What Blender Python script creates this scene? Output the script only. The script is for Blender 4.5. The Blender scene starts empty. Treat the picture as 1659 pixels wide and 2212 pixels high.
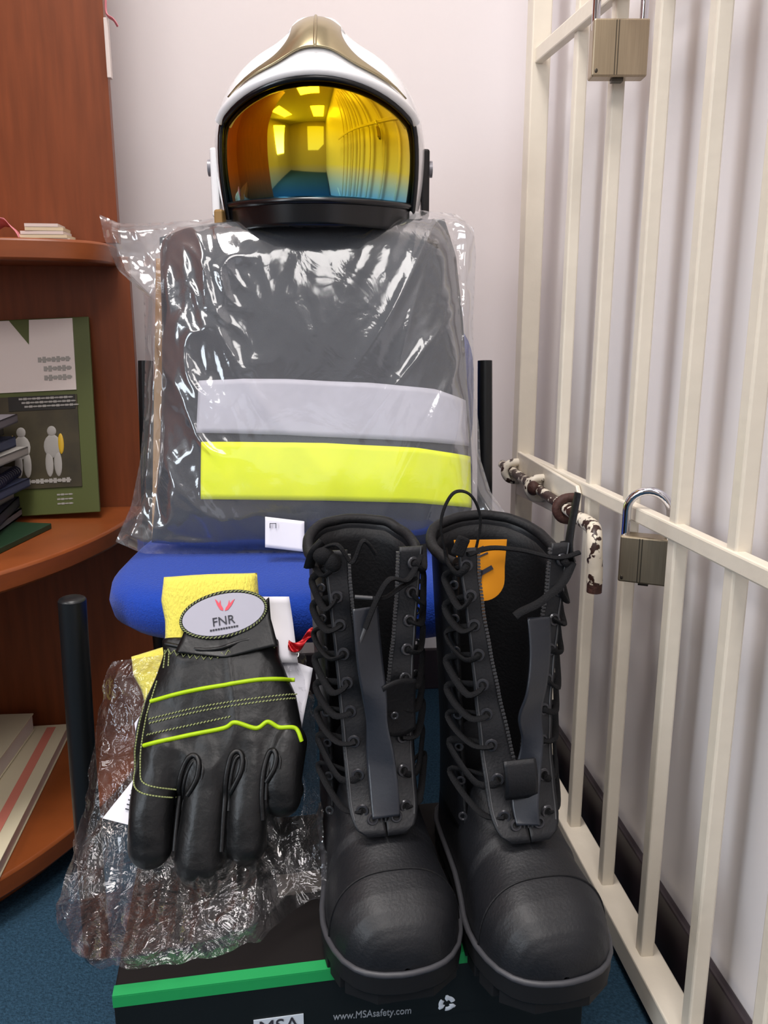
import bpy, bmesh, math, random
from mathutils import Vector, Matrix, Euler, noise
from mathutils.bvhtree import BVHTree
random.seed(7)
PI = math.pi
R = math.radians
C = bpy.context.scene.collection
SC = bpy.context.scene

# ------------------------------------------------------------------ camera, world, light, exposure
cd = bpy.data.cameras.new('camera'); cam = bpy.data.objects.new('camera', cd); C.objects.link(cam)
cam.location = (0, 0, .76); cam.rotation_euler = (R(90 - 13), 0, R(-6))
cd.sensor_fit = 'VERTICAL'; cd.sensor_height = 36.0; cd.lens = 36.0 * 1800 / 2212
cd.clip_start = .02
SC.camera = cam
w = bpy.data.worlds.new('world'); SC.world = w; w.use_nodes = True
w.node_tree.nodes['Background'].inputs[0].default_value = (.85, .92, 1, 1)
w.node_tree.nodes['Background'].inputs[1].default_value = .6
SC.view_settings.view_transform = 'Standard'; SC.view_settings.look = 'None'
SC.view_settings.gamma = 1; SC.view_settings.use_curve_mapping = False
SC.view_settings.exposure = 0.0
SC.cycles.max_bounces = 10; SC.cycles.transparent_max_bounces = 24
SC.cycles.sample_clamp_indirect = 4

def area(name, loc, target, sx, sy, power, col):
    l = bpy.data.lights.new(name, 'AREA'); l.shape = 'RECTANGLE'; l.size = sx; l.size_y = sy
    l.energy = power; l.color = col
    o = bpy.data.objects.new(name, l); C.objects.link(o); o.location = loc
    o.rotation_euler = (Vector(target) - Vector(loc)).to_track_quat('-Z', 'Y').to_euler()
    return o
WARM = (1, .955, .93)
area('ceiling_lamp', (-.28, .55, 2.66), (-.28, .55, 0), .6, .6, 33, WARM)
area('ceiling_lamp', (-.10, -1.15, 2.66), (-.10, -1.15, 0), .6, 1.2, 30, WARM)
area('ceiling_lamp', (-1.9, -.4, 2.66), (-1.9, -.4, 0), .6, 1.2, 30, WARM)
area('window_daylight', (-2.9, -1.2, 1.55), (0, .2, 1.1), 1.0, 1.3, 62, (.80, .90, 1))
area('window_daylight', (-.4, -2.72, 1.5), (0, 1, .8), 1.3, 1.2, 4.5, (.74, .87, 1))

# ------------------------------------------------------------------ materials
def lin(h):
    h = h.lstrip('#'); v = [int(h[i:i + 2], 16) / 255 for i in (0, 2, 4)]
    return tuple(c / 12.92 if c <= .04045 else ((c + .055) / 1.055) ** 2.4 for c in v) + (1,)
M = {}
def mat(name, col, rough=.5, metal=0, spec=.5, var=0, vscale=8, vstretch=(1, 1, 1), bump=0, bscale=60, bstretch=(1, 1, 1), coat=0, sheen=0):
    m = bpy.data.materials.new(name); m.use_nodes = True; nt = m.node_tree; b = nt.nodes['Principled BSDF']
    c = lin(col) if isinstance(col, str) else col
    b.inputs['Base Color'].default_value = c; b.inputs['Roughness'].default_value = rough
    b.inputs['Metallic'].default_value = metal; b.inputs['Specular IOR Level'].default_value = spec
    b.inputs['Coat Weight'].default_value = coat; b.inputs['Sheen Weight'].default_value = sheen
    tc = nt.nodes.new('ShaderNodeTexCoord')
    if var:
        mp = nt.nodes.new('ShaderNodeMapping'); mp.inputs['Scale'].default_value = vstretch
        n = nt.nodes.new('ShaderNodeTexNoise'); n.inputs['Scale'].default_value = vscale; n.inputs['Detail'].default_value = 5
        r = nt.nodes.new('ShaderNodeValToRGB')
        r.color_ramp.elements[0].position = .3; r.color_ramp.elements[1].position = .7
        r.color_ramp.elements[0].color = tuple(x * (1 - var) for x in c[:3]) + (1,)
        r.color_ramp.elements[1].color = tuple(min(1, x * (1 + var)) for x in c[:3]) + (1,)
        nt.links.new(tc.outputs['Object'], mp.inputs[0]); nt.links.new(mp.outputs[0], n.inputs['Vector'])
        nt.links.new(n.outputs[0], r.inputs[0]); nt.links.new(r.outputs[0], b.inputs['Base Color'])
    if bump:
        mp = nt.nodes.new('ShaderNodeMapping'); mp.inputs['Scale'].default_value = bstretch
        n = nt.nodes.new('ShaderNodeTexNoise'); n.inputs['Scale'].default_value = bscale; n.inputs['Detail'].default_value = 3
        bp = nt.nodes.new('ShaderNodeBump'); bp.inputs['Strength'].default_value = bump; bp.inputs['Distance'].default_value = .003
        nt.links.new(tc.outputs['Object'], mp.inputs[0]); nt.links.new(mp.outputs[0], n.inputs['Vector'])
        nt.links.new(n.outputs[0], bp.inputs['Height']); nt.links.new(bp.outputs[0], b.inputs['Normal'])
    M[name] = m; return m
mat('wall', '#e6dedd', .55, spec=.3, var=.012, vscale=2.5, bump=.03, bscale=140)
mat('wall_gloss', '#e2dcdc', .32, spec=.4, var=.015, vscale=2.5, bump=.02, bscale=120)
mat('wall_far', '#a89c92', .8)
mat('ceiling', '#e4e2de', .8)
mat('carpet', '#2b4456', .95, spec=.1, var=.35, vscale=260, bump=.8, bscale=420)
mat('skirting', '#2c2328', .45)
mat('wood', '#7c4022', .42, spec=.35, var=.16, vscale=9, vstretch=(9, 9, .8))
mat('wood_edge', '#84441f', .38, spec=.4, var=.12, vscale=8, vstretch=(2, 2, 9))
mat('wood_dark', '#4a2414', .5)
mat('gate_paint', '#dfd5c4', .38, spec=.45, var=.04, vscale=14, bump=.15, bscale=70)
mat('rust', '#40241c', .7, var=.35, vscale=120, bump=.4, bscale=200)
def chipped(name, thr):
    mat(name, '#dfd5c4', .42, bump=.25, bscale=90); m = M[name]; nt = m.node_tree; b = nt.nodes['Principled BSDF']
    tc = nt.nodes.new('ShaderNodeTexCoord'); n = nt.nodes.new('ShaderNodeTexNoise'); n.inputs['Scale'].default_value = 70; n.inputs['Detail'].default_value = 4
    r = nt.nodes.new('ShaderNodeValToRGB'); r.color_ramp.elements[0].position = thr; r.color_ramp.elements[1].position = thr + .025
    r.color_ramp.elements[0].color = lin('#35201a'); r.color_ramp.elements[1].color = lin('#e0d6c4')
    nt.links.new(tc.outputs['Object'], n.inputs['Vector']); nt.links.new(n.outputs[0], r.inputs[0]); nt.links.new(r.outputs[0], b.inputs['Base Color'])
chipped('chipped', .40); chipped('chipped_more', .50)
mat('brass', '#a89880', .35, metal=.85, var=.07, vscale=20, vstretch=(30, 1, 1))
mat('brass_dark', '#4a443c', .4, metal=.8)
mat('chrome', '#d8d8e0', .08, metal=1)
mat('black_metal', '#141618', .35, spec=.4)
mat('black_plastic', '#101113', .45)
mat('blue_fabric', '#163c9c', .85, spec=.15, var=.08, vscale=300, bump=.5, bscale=500, sheen=.15)
mat('navy', '#31353d', .85, spec=.2, var=.1, vscale=500, bump=.3, bscale=700, sheen=.15)
mat('navy_dark', '#23272f', .85, spec=.2, var=.12, vscale=500, bump=.3, bscale=700)
mat('silver_tape', '#b9b8c2', .5, metal=0, spec=.5, var=.03, vscale=80)
mat('yellow_tape', '#f0ff00', .6, spec=.3, var=.05, vscale=30)
mat('cardboard', '#b08d64', .8, spec=.2, var=.06, vscale=30)
mat('card_grey', '#5a524a', .8)
mat('paper', '#e4e2ea', .7, spec=.2)
mat('leather', '#0c0c0d', .40, spec=.38, var=.1, vscale=60, bump=.12, bscale=220)
mat('boot_leather', '#111216', .48, spec=.45, bump=.12, bscale=380)
mat('boot_dark', '#0d0d10', .6, spec=.3, bump=.2, bscale=300)
mat('strap', '#22252c', .33, spec=.5, bump=.05, bscale=300)
mat('lace', '#131315', .85, spec=.2, bump=.4, bscale=700)
mat('rubber', '#141416', .6, spec=.3)
mat('welt', '#3a3a3e', .45)
mat('eyelet', '#3c3c40', .3, metal=.4, spec=.6)
mat('hole', '#020202', .9)
mat('zip', '#4a4a4c', .45, metal=.3)
mat('knit', '#ddd05a', .9, spec=.1, var=.05, vscale=300, bump=.7, bscale=420, bstretch=(1, 1, .5), sheen=.2)
mat('lime', '#a6c812', .5, spec=.3, var=.06, vscale=90)
mat('thread', '#8b9360', .8)
mat('emblem_grey', '#a4a2ae', .55)
mat('emblem_red', '#d84858', .6)
mat('ink', '#2b2b34', .7)
mat('red_foil', '#b0141c', .25, metal=.5)
mat('box_black', '#0d1213', .5, spec=.4, var=.1, vscale=12)
mat('box_lid', '#100b0a', .6, spec=.3)
mat('box_green', '#1f9350', .5, spec=.4)
mat('grey_print', '#8d939a', .6)
mat('white_print', '#c9d2dc', .6)
mat('helmet_white', '#ecebec', .18, spec=.5, coat=.3)
mat('helmet_black', '#0c0c0e', .25, spec=.5)
mat('helmet_plate', '#a59879', .22, metal=.75)
mat('helmet_grey', '#8c8a90', .3, metal=.3)
mat('strap_tan', '#8a6a3a', .6)
mat('orange', '#d88a10', .6, spec=.3)
mat('pink', '#e08a94', .7)
mat('cream', '#d2c6a8', .7)
mat('salmon', '#cf7a68', .7)
mat('mag_green', '#4e5626', .5)
mat('mag_white', '#d8ccc6', .5)
mat('mag_dark', '#3a3320', .5, var=.4, vscale=22)
mat('mag_black', '#1a1814', .5)
mat('mag_grey', '#9a9690', .6)
mat('fire_yellow', '#c8a020', .5)
mat('book_blue', '#3c4460', .5)
mat('book_grey', '#6f6a70', .6)
mat('book_navy', '#22243a', .5)
mat('folder_green', '#16321c', .5)

def visor_mat():
    m = bpy.data.materials.new('visor'); m.use_nodes = True; nt = m.node_tree; b = nt.nodes['Principled BSDF']
    tc = nt.nodes.new('ShaderNodeTexCoord'); sp = nt.nodes.new('ShaderNodeSeparateXYZ')
    nt.links.new(tc.outputs['Object'], sp.inputs[0])
    mr = nt.nodes.new('ShaderNodeMapRange'); mr.inputs[1].default_value = -.09; mr.inputs[2].default_value = .06
    nt.links.new(sp.outputs['Z'], mr.inputs[0])
    r = nt.nodes.new('ShaderNodeValToRGB'); e = r.color_ramp.elements
    e[0].position = 0; e[0].color = lin('#5a50b8'); e[1].position = 1; e[1].color = lin('#9c7404')
    for p, c in ((.10, '#58b0d8'), (.20, '#9cc8b0'), (.34, '#e8d840'), (.6, '#f0c810')):
        x = e.new(p); x.color = lin(c)
    nt.links.new(mr.outputs[0], r.inputs[0]); nt.links.new(r.outputs[0], b.inputs['Base Color'])
    b.inputs['Metallic'].default_value = 1; b.inputs['Roughness'].default_value = .045
    M['visor'] = m
visor_mat()

def film(name, haze, bscale, bstr, tint=(1, 1, 1, 1), rough=.1, gain=1.5, cap=.34):
    """thin clear plastic: transparent + fresnel gloss + a little milky haze, crinkle bump"""
    m = bpy.data.materials.new(name); m.use_nodes = True; nt = m.node_tree
    for n in list(nt.nodes): nt.nodes.remove(n)
    N = nt.nodes.new; out = N('ShaderNodeOutputMaterial')
    tc = N('ShaderNodeTexCoord'); no = N('ShaderNodeTexNoise'); no.inputs['Scale'].default_value = bscale
    no.inputs['Detail'].default_value = 4; no.inputs['Distortion'].default_value = 1.2
    bp = N('ShaderNodeBump'); bp.inputs['Strength'].default_value = bstr; bp.inputs['Distance'].default_value = .01
    nt.links.new(tc.outputs['Object'], no.inputs['Vector']); nt.links.new(no.outputs[0], bp.inputs['Height'])
    tr = N('ShaderNodeBsdfTransparent'); tr.inputs[0].default_value = (.96, .96, .97, 1)
    gl = N('ShaderNodeBsdfGlossy'); gl.inputs['Roughness'].default_value = rough
    di = N('ShaderNodeBsdfDiffuse'); di.inputs[0].default_value = tint
    fr = N('ShaderNodeFresnel'); fr.inputs['IOR'].default_value = 1.5
    mu = N('ShaderNodeMath'); mu.operation = 'MULTIPLY_ADD'; mu.use_clamp = True; mu.inputs[1].default_value = gain; mu.inputs[2].default_value = .015
    nt.links.new(bp.outputs[0], fr.inputs['Normal']); nt.links.new(bp.outputs[0], gl.inputs['Normal'])
    mi = N('ShaderNodeMath'); mi.operation = 'MINIMUM'; mi.inputs[1].default_value = cap
    nt.links.new(fr.outputs[0], mu.inputs[0]); nt.links.new(mu.outputs[0], mi.inputs[0])
    m1 = N('ShaderNodeMixShader'); m1.inputs[0].default_value = haze
    nt.links.new(tr.outputs[0], m1.inputs[1]); nt.links.new(di.outputs[0], m1.inputs[2])
    m2 = N('ShaderNodeMixShader'); nt.links.new(mi.outputs[0], m2.inputs[0])
    nt.links.new(m1.outputs[0], m2.inputs[1]); nt.links.new(gl.outputs[0], m2.inputs[2])
    nt.links.new(m2.outputs[0], out.inputs[0]); M[name] = m
film('film', .05, 16, .10, gain=1.35)
film('crinkle', .006, 34, .55, rough=.05, gain=.45, cap=.22)

# ------------------------------------------------------------------ mesh helpers
class MB:
    def __init__(s): s.v = []; s.f = []
    def add(s, v, f):
        o = len(s.v); s.v += [tuple(p) for p in v]; s.f += [tuple(i + o for i in q) for q in f]; return s
    def box(s, c, d, rot=None):
        x, y, z = (a / 2 for a in d)
        vs = [Vector((i, j, k)) for i in (-x, x) for j in (-y, y) for k in (-z, z)]
        if rot is not None:
            m = Euler(rot).to_matrix(); vs = [m @ p for p in vs]
        vs = [p + Vector(c) for p in vs]
        return s.add(vs, [(0, 1, 3, 2), (4, 6, 7, 5), (0, 4, 5, 1), (2, 3, 7, 6), (0, 2, 6, 4), (1, 5, 7, 3)])
    def tube(s, pts, r, seg=10, flat=1, up=None, closed=False):
        pts = [Vector(p) for p in pts]; n = len(pts); rr = r if isinstance(r, (list, tuple)) else [r] * n
        T = []
        for i in range(n):
            a = pts[(i - 1) % n] if (closed or i) else pts[i]; b = pts[(i + 1) % n] if (closed or i < n - 1) else pts[i]
            t = (b - a); T.append(t.normalized() if t.length > 1e-9 else Vector((0, 0, 1)))
        N = Vector(up) if up else (Vector((0, 0, 1)) if abs(T[0].z) < .9 else Vector((1, 0, 0)))
        vs = []
        for i in range(n):
            N = (N - T[i] * N.dot(T[i]));
            if N.length < 1e-6: N = T[i].orthogonal()
            N.normalize(); B = T[i].cross(N)
            for k in range(seg):
                a = 2 * PI * k / seg; vs.append(pts[i] + N * math.cos(a) * rr[i] * flat + B * math.sin(a) * rr[i])
        fs = [(i * seg + k, i * seg + (k + 1) % seg, ((i + 1) % n) * seg + (k + 1) % seg, ((i + 1) % n) * seg + k)
              for i in range(n if closed else n - 1) for k in range(seg)]
        if not closed: fs += [tuple(range(seg))[::-1], tuple((n - 1) * seg + k for k in range(seg))]
        return s.add(vs, fs)
    def grid(s, fn, nu, nv, cu=False):
        vs = [fn(i / nu, j / nv) for j in range(nv + 1) for i in range(nu + (0 if cu else 1))]
        m = nu if cu else nu + 1
        return s.add(vs, [(j * m + i, j * m + (i + 1) % m, (j + 1) * m + (i + 1) % m, (j + 1) * m + i) for j in range(nv) for i in range(nu)])
    def prism(s, poly, z0, z1):
        """poly in xy, extruded along z"""
        n = len(poly); vs = [(x, y, z0) for x, y in poly] + [(x, y, z1) for x, y in poly]
        return s.add(vs, [tuple(range(n))[::-1], tuple(range(n, 2 * n))] + [(i, (i + 1) % n, n + (i + 1) % n, n + i) for i in range(n)])
    def prism_y(s, poly, y0, y1):
        n = len(poly); vs = [(x, y0, z) for x, z in poly] + [(x, y1, z) for x, z in poly]
        return s.add(vs, [tuple(range(n)), tuple(range(n, 2 * n))[::-1]] + [(i, n + i, n + (i + 1) % n, (i + 1) % n) for i in range(n)])
    def ball(s, c, r, nu=16, nv=10):
        r = r if isinstance(r, (tuple, list)) else (r, r, r)
        return s.grid(lambda u, v: (c[0] + r[0] * math.sin(PI * v) * math.cos(2 * PI * u), c[1] + r[1] * math.sin(PI * v) * math.sin(2 * PI * u), c[2] + r[2] * math.cos(PI * v)), nu, nv, True)
    def torus(s, c, R1, r, nrm=(0, -1, 0), nu=16, nv=8):
        q = Vector(nrm).to_track_quat('Z', 'Y')
        def f(u, v):
            a, b = 2 * PI * u, 2 * PI * v
            return Vector(c) + q @ Vector(((R1 + r * math.cos(b)) * math.cos(a), (R1 + r * math.cos(b)) * math.sin(a), r * math.sin(b)))
        return s.grid(f, nu, nv, True)
    def obj(s, name, m, parent=None, smooth=True, bevel=0, solid=0, sub=0, loc=None, rot=None, off=-1, flip=False):
        me = bpy.data.meshes.new(name); me.from_pydata(s.v, [], s.f); me.validate()
        bm = bmesh.new(); bm.from_mesh(me)
        bmesh.ops.remove_doubles(bm, verts=bm.verts, dist=1e-6); bmesh.ops.recalc_face_normals(bm, faces=bm.faces)
        if flip: bmesh.ops.reverse_faces(bm, faces=bm.faces)
        bm.to_mesh(me); bm.free()
        if smooth: me.polygons.foreach_set('use_smooth', [True] * len(me.polygons))
        me.materials.append(M[m] if isinstance(m, str) else m)
        o = bpy.data.objects.new(name, me); C.objects.link(o); o.parent = parent
        if loc: o.location = loc
        if rot: o.rotation_euler = rot
        if solid:
            d = o.modifiers.new('s', 'SOLIDIFY'); d.thickness = solid; d.offset = off
        if bevel:
            d = o.modifiers.new('b', 'BEVEL'); d.width = bevel; d.segments = 2; d.limit_method = 'ANGLE'; d.angle_limit = R(40)
        if sub:
            d = o.modifiers.new('u', 'SUBSURF'); d.levels = sub; d.render_levels = sub
        if smooth and (bevel or not (solid or sub)):
            me.set_sharp_from_angle(angle=R(50))
        return o
def thing(name, label, cat, loc=(0, 0, 0), rot=(0, 0, 0), group=None):
    o = bpy.data.objects.new(name, None); C.objects.link(o); o.location = loc; o.rotation_euler = rot; o.empty_display_size = .02
    return tag(o, label, cat, group)
def tag(o, label, cat, group=None):
    o['label'] = label; o['category'] = cat
    if group: o['group'] = group
    return o
def struct(o): o['kind'] = 'structure'; return o
def smooth_path(pts, n=8, closed=False):
    P = [Vector(p) for p in pts]; m = len(P); out = []
    for i in range(m if closed else m - 1):
        a, b, c, d = (P[(i - 1) % m] if closed or i else P[0]), P[i], P[(i + 1) % m], (P[(i + 2) % m] if closed or i + 2 < m else P[-1])
        for k in range(n):
            t = k / n
            out.append(.5 * ((2 * b) + (c - a) * t + (2 * a - 5 * b + 4 * c - d) * t * t + (3 * b - a - 3 * c + d) * t ** 3))
    if not closed: out.append(P[-1])
    return out
def poly_at(pts, t):
    P = [Vector(p) for p in pts]; L = [0]
    for a, b in zip(P, P[1:]): L.append(L[-1] + (b - a).length)
    d = t * L[-1]
    for i in range(len(P) - 1):
        if d <= L[i + 1] + 1e-9:
            k = (d - L[i]) / max(1e-9, L[i + 1] - L[i]); return P[i].lerp(P[i + 1], k)
    return P[-1]
def coons(top, right, bottom, left):
    """top, bottom run left to right; left, right run top to bottom; u to the right, v downward"""
    def f(u, v):
        t, b, l, r = poly_at(top, u), poly_at(bottom, u), poly_at(left, v), poly_at(right, v)
        return t * (1 - v) + b * v + l * (1 - u) + r * u - (Vector(top[0]) * (1 - u) * (1 - v) + Vector(top[-1]) * u * (1 - v) + Vector(bottom[0]) * (1 - u) * v + Vector(bottom[-1]) * u * v)
    return f
def text_mb(s, size, depth=.0006, align='CENTER'):
    """lettering as plain mesh in the xz plane facing -y, centred on the origin"""
    cu = bpy.data.curves.new('t', 'FONT'); cu.body = s; cu.size = size; cu.extrude = depth / 2; cu.align_x = align; cu.align_y = 'CENTER'
    o = bpy.data.objects.new('t', cu); C.objects.link(o)
    dg = bpy.context.evaluated_depsgraph_get(); me = bpy.data.meshes.new_from_object(o.evaluated_get(dg))
    v = [(p.co.x, -p.co.z, p.co.y) for p in me.vertices]; f = [tuple(q.vertices) for q in me.polygons]
    bpy.data.objects.remove(o); bpy.data.curves.remove(cu); bpy.data.meshes.remove(me)
    return MB().add(v, f)
def xform(mb, sx=1, sz=1, rot=0, loc=(0, 0, 0), rz=0):
    m = Matrix.Translation(loc) @ Matrix.Rotation(rz, 4, 'Z') @ Matrix.Rotation(rot, 4, 'Y') @ Matrix.Diagonal((sx, 1, sz, 1))
    mb.v = [tuple(m @ Vector(p)) for p in mb.v]; return mb
def remeshed(mb, voxel, smooth=6):
    me = bpy.data.meshes.new('r'); me.from_pydata(mb.v, [], mb.f); o = bpy.data.objects.new('r', me); C.objects.link(o)
    d = o.modifiers.new('r', 'REMESH'); d.mode = 'VOXEL'; d.voxel_size = voxel
    d = o.modifiers.new('s', 'SMOOTH'); d.iterations = smooth; d.factor = .5
    dg = bpy.context.evaluated_depsgraph_get(); r = bpy.data.meshes.new_from_object(o.evaluated_get(dg))
    out = MB().add([tuple(p.co) for p in r.vertices], [tuple(q.vertices) for q in r.polygons])
    bpy.data.objects.remove(o); bpy.data.meshes.remove(me); bpy.data.meshes.remove(r)
    return out
def spow(x, p): return math.copysign(abs(x) ** p, x)
def sstep(a, b, x):
    t = max(0, min(1, (x - a) / (b - a))); return t * t * (3 - 2 * t)
def nz(x, y, z=0): return noise.noise(Vector((x, y, z)))
def ridge(x, y, z=0, p=3): return (1 - abs(nz(x, y, z))) ** p

# ------------------------------------------------------------------ the room
XR, YB = .432, 1.62
struct(MB().box((-1.3, -.6, -.05), (3.7, 4.7, .1)).obj('floor', 'carpet', smooth=False))
struct(MB().box((-1.3, -.6, 2.75), (3.7, 4.7, .1)).obj('ceiling', 'ceiling', smooth=False))
struct(MB().box((-1.28, YB + .05, 1.35), (3.5, .1, 2.7)).obj('wall_back', 'wall', smooth=False))
struct(MB().box((XR + .05, -.6, 1.35), (.1, 4.5, 2.7)).obj('wall_right', 'wall_gloss', smooth=False))
struct(MB().box((-3.07, -.6, 1.35), (.1, 4.5, 2.7)).obj('wall_left', 'wall_far', smooth=False))
struct(MB().box((-1.28, -2.9, 1.35), (3.5, .1, 2.7)).obj('wall_rear', 'wall_far', smooth=False))
struct(MB().box((XR - .005, -.6, .045), (.01, 4.44, .09)).obj('baseboard_right', 'skirting', smooth=False, bevel=.003))
struct(MB().box((-1.3, YB - .005, .045), (3.4, .01, .09)).obj('baseboard_back', 'skirting', smooth=False, bevel=.003))

# ------------------------------------------------------------------ bookcase with quarter round shelves
bk = thing('bookcase', 'cherry wood corner bookcase with rounded open shelves on the left', 'bookcase', (-.655, 1.38, 0))
MB().box((.2, .009, 1.50), (.3895, .018, 1.25)).obj('back_panel', 'wood', bk, False, .001).location.x = -.0055
MB().box((.201, .009, .44), (.401, .018, .83)).obj('back_panel', 'wood', bk, False, .001)
MB().box((-.009, -.28, 1.06), (.018, .59, 2.12)).obj('side_panel', 'wood', bk, False, .001)
MB().box((-.4, -.27, 1.06), (.76, .55, 2.1)).obj('cupboard', 'wood', bk, False, .002)
def qshelf(z, th, a, b, p=1):
    poly = [(0, 0)] + [(a * spow(math.cos(t), p), -b * spow(math.sin(t), p)) for t in [R(90) * k / 40 for k in range(41)]]
    o = MB().prism(poly, z - th, z).obj('shelf', 'wood_edge', bk, True, .004); return o
qshelf(.870, .030, .386, .15, .5)
qshelf(.460, .028, .400, .53)
qshelf(.070, .030, .402, .55)
qshelf(.036, .036, .36, .5).name = 'plinth'

def page(name, mb, m, p): return mb.obj(name, m, p, False)
mg = thing('magazine', 'magazine with a pale top and dark photo cover leaning on the middle shelf', 'magazine', (-.412, 1.295, .4665), (R(-13), R(-2.5), R(-2)))
mc = MB().box((0, .004, .151), (.214, .006, .302)).obj('cover', 'mag_green', mg, False, .001)
MB().box((-.006, 0, .245), (.178, .002, .110)).obj('cover_heading', 'mag_white', mc, False)
MB().box((-.006, 0, .112), (.178, .002, .142)).obj('cover_photo', 'mag_dark', mc, False)
MB().box((.030, -.0008, .172), (.100, .002, .022)).obj('cover_banner', 'mag_black', mc, False)
def print_line(name, x0, zc, n, step, w_, h_, yy):
    t = MB()
    v = []; x = x0
    t.box((x0 + n * step / 2, yy + .0002, zc), (n * step, .0002, h_ * .35))
    for k in range(n): t.box((x0 + k * step + w_ / 2, yy, zc), (w_, .0006, h_ * (.8 + .2 * math.sin(k * 2.1))))
    t.obj(name, 'mag_grey', mc, False)
for r_, (x0, n) in enumerate(((.028, 7), (.036, 6), (.036, 6))): print_line('heading_line', x0, .238 - r_ * .014, n, .007, .005, .009, -.0016)
for r_ in range(3): print_line('banner_line', -.004 + .004 * r_, .179 - r_ * .006, 12, .0068, .0052, .0035, -.0022)
print_line('caption_line', -.045, .052, 17, .0066, .005, .008, -.0016)
for r_ in range(3):
    for x0 in (-.05, .044): print_line('footer_line', x0, .030 - r_ * .007, 4, .006, .0045, .003, -.0002 + .0008)
MB().add([(-.012, -.0016, .300), (.018, -.0016, .300), (.016, -.0016, .262)], [(0, 1, 2)]).obj('cover_wedge', 'mag_green', mc, False)
MB().add([(-.107, -.0016, .300), (-.085, -.0016, .25), (-.07, -.0016, .2), (-.075, -.0016, .19), (-.107, -.0016, .19)], [(0, 1, 2, 3, 4)]).obj('cover_wedge', 'mag_green', mc, False)
for sx in (-.004, .042):                      # two figures printed on the cover
    f = MB()
    for (dx, dz, rx, rz_) in ((0, .128, .007, .008), (0, .105, .013, .018), (-.006, .078, .006, .02), (.007, .078, .006, .02)):
        f.ball((sx + dx, -.0012, dz), (rx, .0012, rz_), 12, 8)
    f.obj('printed_figure', 'mag_grey', mc)
    s_ = -1 if sx < 0 else 1
    MB().ball((sx + s_ * .013, -.0014, .108), (.0045, .0014, .016), 10, 8).obj('printed_sleeve', 'fire_yellow', mc)
# stack of books and folder at the left of the middle shelf
mats = ['book_grey', 'book_navy', 'mag_grey', 'book_blue', 'book_grey', 'book_navy', 'mag_grey', 'book_blue', 'mag_black', 'book_grey']
names = ['lowest', 'second from the bottom', 'third from the bottom', 'fourth from the bottom', 'fifth from the bottom', 'fifth from the top', 'fourth from the top', 'third from the top', 'second from the top', 'topmost']
z = .4685
for k in range(10):
    h = .012 + .006 * ((k * 7) % 3) / 2
    dx = .012 * math.sin(k * 2.3)
    b = thing('book', 'thin %s book lying %s in the stack on the middle shelf' % (['grey', 'navy', 'pale grey', 'blue', 'grey', 'navy', 'pale grey', 'blue', 'black', 'grey'][k], names[k]), 'book', (-.520 + dx, 1.16, z), (0, 0, R(6 * math.sin(k * 1.7))), 'books stacked on the middle shelf')
    MB().box((0, 0, h / 2), (.19, .25, h - .004)).obj('pages', 'mag_grey', b, False)
    MB().box((0, 0, .001), (.2, .26, .002)).box((0, 0, h - .001), (.2, .26, .002)).box((.099, 0, h / 2), (.002, .26, h)).obj('cover', mats[k], b, False)
    if k == 4:
        s = MB()
        for q in range(26): s.torus((.1, -.125 + q * .01, h / 2), .008, .0012, (0, 1, 0), 10, 5)
        s.obj('spiral_binding', 'book_navy', b)
    z += h + .0008
tag(MB().prism([(-.64, .97), (-.415, .99), (-.362, 1.235), (-.6, 1.3)], .4603, .4683).obj('folder', 'folder_green', None, False, .001), 'dark green folder lying flat under the stack of books', 'folder')
# catalogues on the bottom shelf
def catalogue(label, x0, x1, y0, y1, z0, th, stripe, rz=0):
    c = thing('catalogue', label, 'book', ((x0 + x1) / 2, (y0 + y1) / 2, z0), (0, 0, rz), 'cream catalogues on the bottom shelf')
    W, D = x1 - x0, y1 - y0
    MB().box((0, 0, th / 2), (W - .004, D - .004, th - .004)).obj('pages', 'mag_white', c, False)
    MB().box((0, 0, .001), (W, D, .002)).box((0, 0, th - .001), (W, D, .002)).obj('cover', 'cream', c, False, .0006)
    if stripe:
        MB().box((W / 2 - .026, 0, th + .0004), (.014, D - .02, .0008)).obj('stripe', 'salmon', c, False)
        MB().box((-.02, D / 2 - .018, th + .0004), (W - .08, .012, .0008)).obj('stripe', 'salmon', c, False)
catalogue('large cream catalogue with a pink border stripe lying on the bottom shelf', -.64, -.392, .965, 1.345, .0705, .020, True, R(1.5))
catalogue('smaller cream book lying on top of the pink striped catalogue', -.66, -.452, 1.05, 1.335, .0912, .030, False, R(-2))
# papers on the top shelf, ribbon and strip at the panel edge
pp = MB(); 
tag(MB().grid(lambda u, v: (-.438 + .045 * u, 1.315 + .03 * v, .8715 + .042 * math.sin(PI * u) ** .6 * (1 - .5 * u) * (1 - .3 * v) + .003 * nz(u * 6, v * 3)), 16, 6).obj('folded_paper', 'pink', None, True, 0, .0008), 'crumpled pink paper on the upper shelf at the left edge', 'paper')
ppr = thing('paper_stack', 'low stack of pale papers on the upper shelf beside the pink paper', 'paper', (-.362, 1.345, .8705))
for k in range(5): MB().box((.004 * math.sin(k * 3), 0, .003 + k * .0052), (.075 - .007 * k, .045, .0046), (0, 0, .03 * math.sin(k * 5))).obj('sheet', ['mag_white', 'cream', 'mag_white', 'cream', 'mag_white'][k], ppr, False)
tag(MB().box((-.2608, 1.372, 1.145), (.006, .012, .08)).obj('paper_strip', 'mag_white', None, False, .001), 'narrow cream paper strip hanging on the bookcase edge at the top', 'paper')
tag(MB().tube(smooth_path([(-.264, 1.366, 1.245), (-.258, 1.364, 1.215), (-.2585, 1.366, 1.19), (-.248, 1.36, 1.18), (-.243, 1.362, 1.172)]), .0035, 8, .4).obj('ribbon', 'pink', None), 'pink ribbon hanging beside the bookcase top edge', 'ribbon')

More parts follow.
